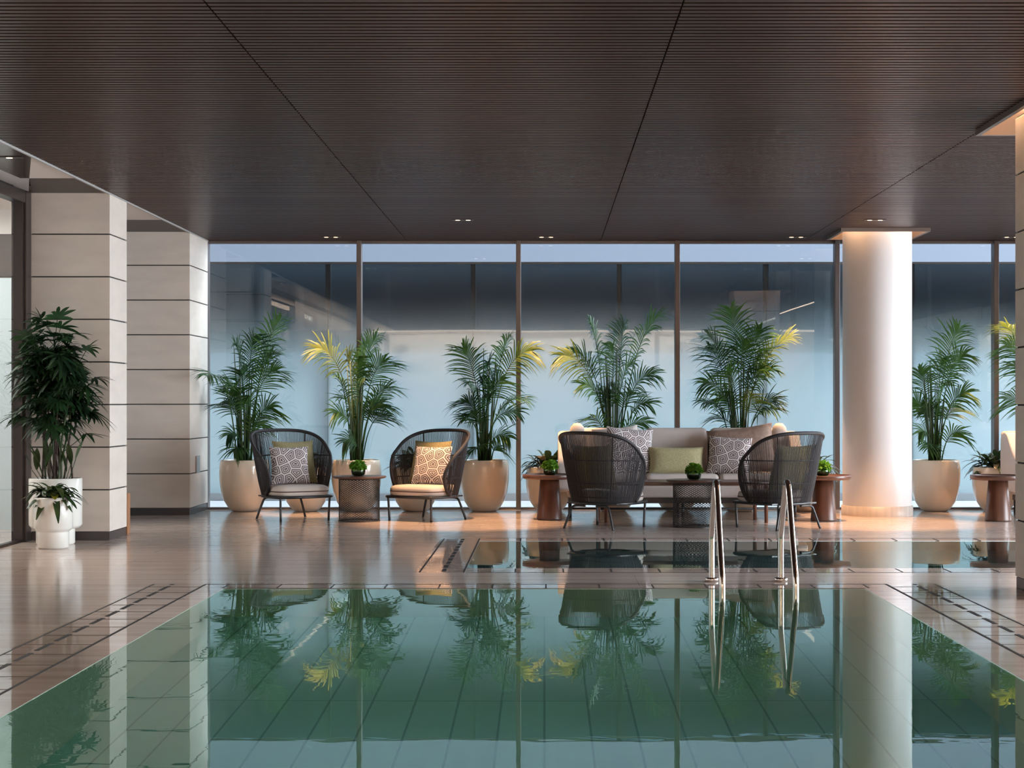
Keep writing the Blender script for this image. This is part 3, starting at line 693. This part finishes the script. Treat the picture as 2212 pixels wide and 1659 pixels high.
on_chair(ch[3], -.02, .16, .56, .44, M['olive'], -.30, 0, 'dark cushion seen through the ropes of the armchair nearest the round column')

# ------------------------------------------------------------------ sofa
def rbox(name, a, b, r, mat, parent, seg=5): return MB().box(a, b).build(name, mat, parent, bevel=r, seg=seg)
def make_sofa(lab, loc):
    root = tag(empty('sofa', loc), lab, 'sofa', 'long pale upholstered sofas')
    W = 1.25
    rbox('seat_base', (-1.16, -.40, .20), (1.16, .25, .33), .03, M['sofa'], root)
    for k in range(3):
        x0 = -1.10 + k * .735
        rbox('seat_cushion', (x0, -.42, .32), (x0 + .727, .22, .44), .045, M['sofa'], root)
    for k, (x0, x1) in enumerate(((-1.03, -.36), (-.35, .315), (.325, 1.03))):
        o = rbox('back_cushion', (x0, -.075, -.24), (x1, .075, .24), .07, M['sofa'], root, 6); o.location = (0, .27, .655); o.rotation_euler = (-.14, 0, 0)
    rbox('back_shell', (-W, .335, .25), (W, .41, .86), .037, M['sofa'], root)
    for s in (-1, 1):
        x0, x1 = sorted((s * W, s * (W - .11)))
        m = MB(); pr = catmull([(-.36, .26), (-.40, .36), (-.36, .50), (-.12, .60), (.06, .74), (.18, .835), (.32, .835), (.40, .74), (.40, .40), (.34, .26)], 5, True); n = len(pr)
        m.add([(x0, p.x, p.y) for p in pr] + [(x1, p.x, p.y) for p in pr], [tuple(range(n)), tuple(range(n, 2 * n))[::-1]] + [(i, n + i, n + (i + 1) % n, (i + 1) % n) for i in range(n)])
        m.build('arm', M['sofa'], root, bevel=.03, seg=4)
        q = MB().lathe([(.001, .10), (.035, .095), (.068, .06), (.082, 0), (.07, -.08), (.03, -.11), (.001, -.115)], (0, 0, 0), 24, 1, .75); q.build('corner_pillow', M['sofa'], root, loc=(s * 1.05, .22, .845))
    m = MB(); m.box((-1.15, -.385, .145), (1.15, -.345, .20)); m.box((-1.15, .26, .145), (1.15, .30, .20)); m.box((-1.15, -.345, .145), (-1.11, .26, .20)); m.box((1.11, -.345, .145), (1.15, .26, .20)); m.build('base_frame', M['frame'], root)
    m = MB().tube([(-1.13, -.36, .09), (1.13, -.36, .09)], .01, 8); m.build('stretcher', M['frame'], root)
    for x in (-1.13, 1.13, 0):
        for y in (-.36, .28): MB().tube([(x, y, .15), (x, y, 0)], .014, 8).build('leg', M['frame'], root)
    return root
SX, SY = XM(1470, 17.5), 17.58
so = make_sofa('long pale sofa between the palms and the coffee table', (SX, SY, 0))
s2 = copy_tree(so); s2.location = (6.02, 17.52, 0); s2['label'] = 'pale sofa end at the right edge behind the stone column'
GS = 'scatter cushions on the sofa'
pillow('cushion', .50, .50, .15, M['geo'], (XM(1362, 17.3), 17.47, .655), (-.22, .08, .25), 'pale geometric patterned cushion at the left side of the sofa', GS)
pillow('cushion', .48, .46, .14, M['sofa'], (XM(1335, 17.4), 17.60, .68), (-.2, -.1, .1), 'plain off white cushion behind the patterned one, left side of the sofa', GS)
pillow('cushion', .57, .29, .14, M['olive_speck'], (XM(1463, 17.3), 17.44, .565), (-.25, 0, 0), 'oblong speckled green lumbar cushion in the middle of the sofa', GS)
pillow('cushion', .68, .50, .16, M['taupe'], (XM(1607, 17.4), 17.58, .665), (-.2, -.13, -.15), 'large taupe cushion at the right side of the sofa', GS)
pillow('cushion', .44, .40, .14, M['geo'], (XM(1580, 17.2), 17.40, .615), (-.25, .06, -.18), 'mauve geometric cushion leaning on the large taupe cushion on the sofa', GS)

# ------------------------------------------------------------------ tables
TOP = lambda r, t, lip: [(0, -t), (r * .55, -t), (r - .012, -t * .95), (r, -t * .5), (r, lip - .003), (r - .003, lip), (r - .012, lip), (r - .016, 0.002), (0, 0)]
def side_table(x, y, lab):
    root = tag(empty('side_table', (x, y, 0)), lab, 'side table', 'round wooden pedestal side tables')
    MB().lathe(TOP(.268, .034, .012), (0, 0, .436), 56).build('tabletop', M['wood_top'], root)
    MB().lathe([(0, .004), (.128, .004), (.128, .012), (.126, .02), (.094, .402), (0, .402)], (0, 0, 0), 48).build('pedestal', M['wood'], root)
    MB().lathe([(0, 0), (.118, 0), (.118, .005)], (0, 0, 0), 40).build('foot_ring', M['frame'], root)
side_table(XM(1187, 16.94), 16.94, 'round wooden pedestal table left of the third armchair, with a moss bowl')
side_table(XM(1779, 16.78), 16.78, 'round wooden pedestal table beside the round white column')
side_table(XM(2156, 16.75), 16.75, 'round wooden pedestal table at the right edge of the room')
def mesh_table(x, y, lab):
    root = tag(empty('mesh_table', (x, y, 0)), lab, 'side table', 'round tables on wire mesh drums')
    MB().lathe([(0, -.018), (.24, -.018), (.258, -.012), (.264, -.002), (.262, .004), (.25, .006), (0, .006)], (0, 0, .434), 56).build('tabletop', M['wood_top'], root)
    m = MB(); r = .198; hh = .415; n = 36; S = 22
    for s in (-1, 1):
        for k in range(n):
            a0 = 2 * PI * k / n; m.tube([(r * math.cos(a0 + s * q / S * 3.9), r * math.sin(a0 + s * q / S * 3.9), hh * q / S) for q in range(S + 1)], .0023, 4, caps=False)
    m.build('mesh_drum', M['mesh'], root)
    for z in (.004, .411): MB().tube([(r * math.cos(2 * PI * k / 48), r * math.sin(2 * PI * k / 48), z) for k in range(48)], .0065, 6, closed=True).build('ring', M['frame'], root)
mesh_table(XM(776, 16.75), 16.75, 'round mesh drum table between the two front-facing armchairs')
mesh_table(XM(1500, 15.96), 15.96, 'round mesh drum table in front of the coffee table, between the turned armchairs')
ct = tag(empty('coffee_table', (XM(1472, 16.68), 16.68, 0)), 'long dark wood coffee table in front of the sofa', 'coffee table')
m = MB(); n = 64; ell = [(math.copysign(abs(math.cos(2 * PI * k / n)) ** .5, math.cos(2 * PI * k / n)) * .90, math.copysign(abs(math.sin(2 * PI * k / n)) ** .7, math.sin(2 * PI * k / n)) * .32) for k in range(n)]
m.add([(x, y, .362) for x, y in ell] + [(x, y, .395) for x, y in ell], [tuple(range(n))[::-1], tuple(range(n, 2 * n))] + [(k, (k + 1) % n, n + (k + 1) % n, n + k) for k in range(n)]); m.build('tabletop', M['wood_top'], ct, bevel=.006)
for x in (-.77, .77):
    for dx, y in ((.03, -.2), (-.03, .2)): MB().tube([(x + dx, y, .365), (x + dx, y, 0)], [.022, .017], 12).build('leg', M['wood'], ct)

# moss balls in low glass bowls
def moss_bowl(x, y, z, lab, seed):
    random.seed(seed); root = tag(empty('moss_bowl', (x, y, z)), lab, 'table plant', 'moss balls in glass bowls on the tables')
    MB().lathe([(0, .002), (.045, .002), (.062, .015), (.070, .045), (.066, .072), (.060, .082)], (0, 0, 0), 32).build('glass_bowl', M['bowl'], root)
    MB().lathe([(0, .008), (.04, .008), (.058, .022), (.062, .045), (0, .05)], (0, 0, 0), 24).build('dark_moss', M['lily'], root)
    m = MB()
    for k in range(260):
        u = random.uniform(-.35, 1); a = random.uniform(0, 2 * PI); q = math.sqrt(max(0, 1 - u * u)); d = Vector((q * math.cos(a), q * math.sin(a), u)); rr = random.uniform(.045, .068)
        p = Vector((0, 0, .088)) + Vector((d.x * 1.08, d.y * 1.08, d.z * .82)) * rr
        leaf_blade(m, p, d + Vector((random.uniform(-.7, .7), random.uniform(-.7, .7), random.uniform(-.7, .7))), .028, .012, .2, Vector((random.random() - .5, random.random() - .5, .7)), 3)
    m.lathe([(0, -.04), (.04, -.03), (.056, 0), (.045, .03), (.02, .046), (0, .05)], (0, 0, .09), 20); m.build('moss', M['moss'], root)
moss_bowl(XM(774, 16.72), 16.72, .440, 'green moss ball in a glass bowl on the left mesh table', 41)
moss_bowl(XM(1188, 16.86), 16.86, .438, 'green moss ball in a glass bowl on the left wooden side table', 42)
moss_bowl(XM(1499, 15.94), 15.94, .440, 'green moss ball in a glass bowl in front of the sofa', 43)
moss_bowl(XM(1777, 16.72), 16.72, .438, 'green moss ball in a glass bowl by the round white column', 44)

# ------------------------------------------------------------------ pool handrails
def handrail(x, lab):
    root = tag(empty('pool_handrail', (x, 11.06, 0)), lab, 'handrail', 'steel pool handrails')
    pts = [(0, 0, 0), (0, 0, .10), (0, 0, .24), (0, -.012, .315), (0, -.10, .455), (0, -.21, .615), (0, -.265, .650), (0, -.32, .640), (0, -.37, .575), (0, -.52, .30), (0, -.61, .15), (0, -.648, .07), (0, -.655, -.05), (0, -.655, -.6)]
    MB().tube(catmull(pts, 6), .0195, 16).build('rail', M['steel'], root)
    MB().lathe([(0, 0), (.044, 0), (.044, .018), (.040, .024), (.022, .026)], (0, 0, 0), 28).build('flange', M['steel'], root)
handrail(1.08, 'left of two bent stainless steel handrails at the end of the pool')
handrail(1.527, 'right of two bent stainless steel handrails at the end of the pool')

# ------------------------------------------------------------------ light
w = bpy.data.worlds.new('sky'); sc.world = w; w.use_nodes = True; nt = w.node_tree
bg = nt.nodes['Background']; bg.inputs[0].default_value = (.90, .94, 1.0, 1)
# overcast sky, strength raised towards +x to light the room, dull elsewhere
g_ = nt.nodes.new('ShaderNodeTexCoord'); sx_ = nt.nodes.new('ShaderNodeSeparateXYZ'); nt.links.new(g_.outputs['Generated'], sx_.inputs[0])
mr_ = nt.nodes.new('ShaderNodeMapRange'); mr_.interpolation_type = 'SMOOTHSTEP'; nt.links.new(sx_.outputs[0], mr_.inputs[0])
for i_, v_ in ((1, .05), (2, .95), (3, .5), (4, SKY_SIDE)): mr_.inputs[i_].default_value = v_
nt.links.new(mr_.outputs[0], bg.inputs[1])
def portal(loc, rot, sx, sy):
    L = bpy.data.lights.new('window portal', 'AREA'); L.shape = 'RECTANGLE'; L.size = sx; L.size_y = sy; L.cycles.is_portal = True
    o = bpy.data.objects.new('window portal', L); COL.objects.link(o); o.location = loc; o.rotation_euler = rot
portal((XR + .2, 11.2, CEIL / 2), (0, PI / 2, 0), CEIL, 10.4)
portal((2, YB + .2, CEIL / 2), (-PI / 2, 0, 0), 12, CEIL)
portal((1, (YB + 24) / 2, 3.3), (0, 0, 0), 14, 5.4)
def lamp(kind, name, loc, rot, energy, col, **kw):
    L = bpy.data.lights.new(name, kind); L.energy = energy; L.color = col
    for k, v in kw.items(): setattr(L, k, v)
    o = bpy.data.objects.new(name, L); COL.objects.link(o); o.location = loc; o.rotation_euler = rot
for lx_, ry_ in ((-4.05, .5), (4.6, -.2)):
    lamp('AREA', 'cove lamp', (lx_, 5.0, CEIL - .04), (0, ry_, 0), 60, (1, .72, .50), shape='RECTANGLE', size=.12, size_y=11)
lamp('AREA', 'side room fill lamp', (-5.5, 14.2, CEIL - .05), (0, 0, 0), 70, (1, .95, .88), shape='RECTANGLE', size=1.2, size_y=1.6)  # unseen lamp added to brighten the view through the glass door
lamp('AREA', 'cove lamp', (1, YN + .3, CEIL - .06), (math.radians(-25), 0, 0), 650, (1, .74, .54), shape='RECTANGLE', size=10, size_y=.15)

# ------------------------------------------------------------------ camera
cam = bpy.data.cameras.new('camera'); co = bpy.data.objects.new('camera', cam); COL.objects.link(co)
co.location = (0, 0, H); co.rotation_euler = (PI / 2, 0, 0); cam.sensor_width = 36; cam.lens = F / 2212 * 36
cam.shift_x = -70 / 2212; cam.shift_y = 41.5 / 2212; cam.clip_end = 200
sc.camera = co
vs = sc.view_settings; vs.view_transform = 'Standard'; vs.look = 'None'; vs.gamma = 1; vs.exposure = 0.22; vs.use_curve_mapping = False
cy_ = sc.cycles; cy_.use_denoising = True; cy_.use_adaptive_sampling = True; cy_.adaptive_threshold = .02; cy_.max_bounces = 9; cy_.diffuse_bounces = 4; cy_.glossy_bounces = 6; cy_.transmission_bounces = 6; cy_.transparent_max_bounces = 16
cy_.sample_clamp_indirect = 6
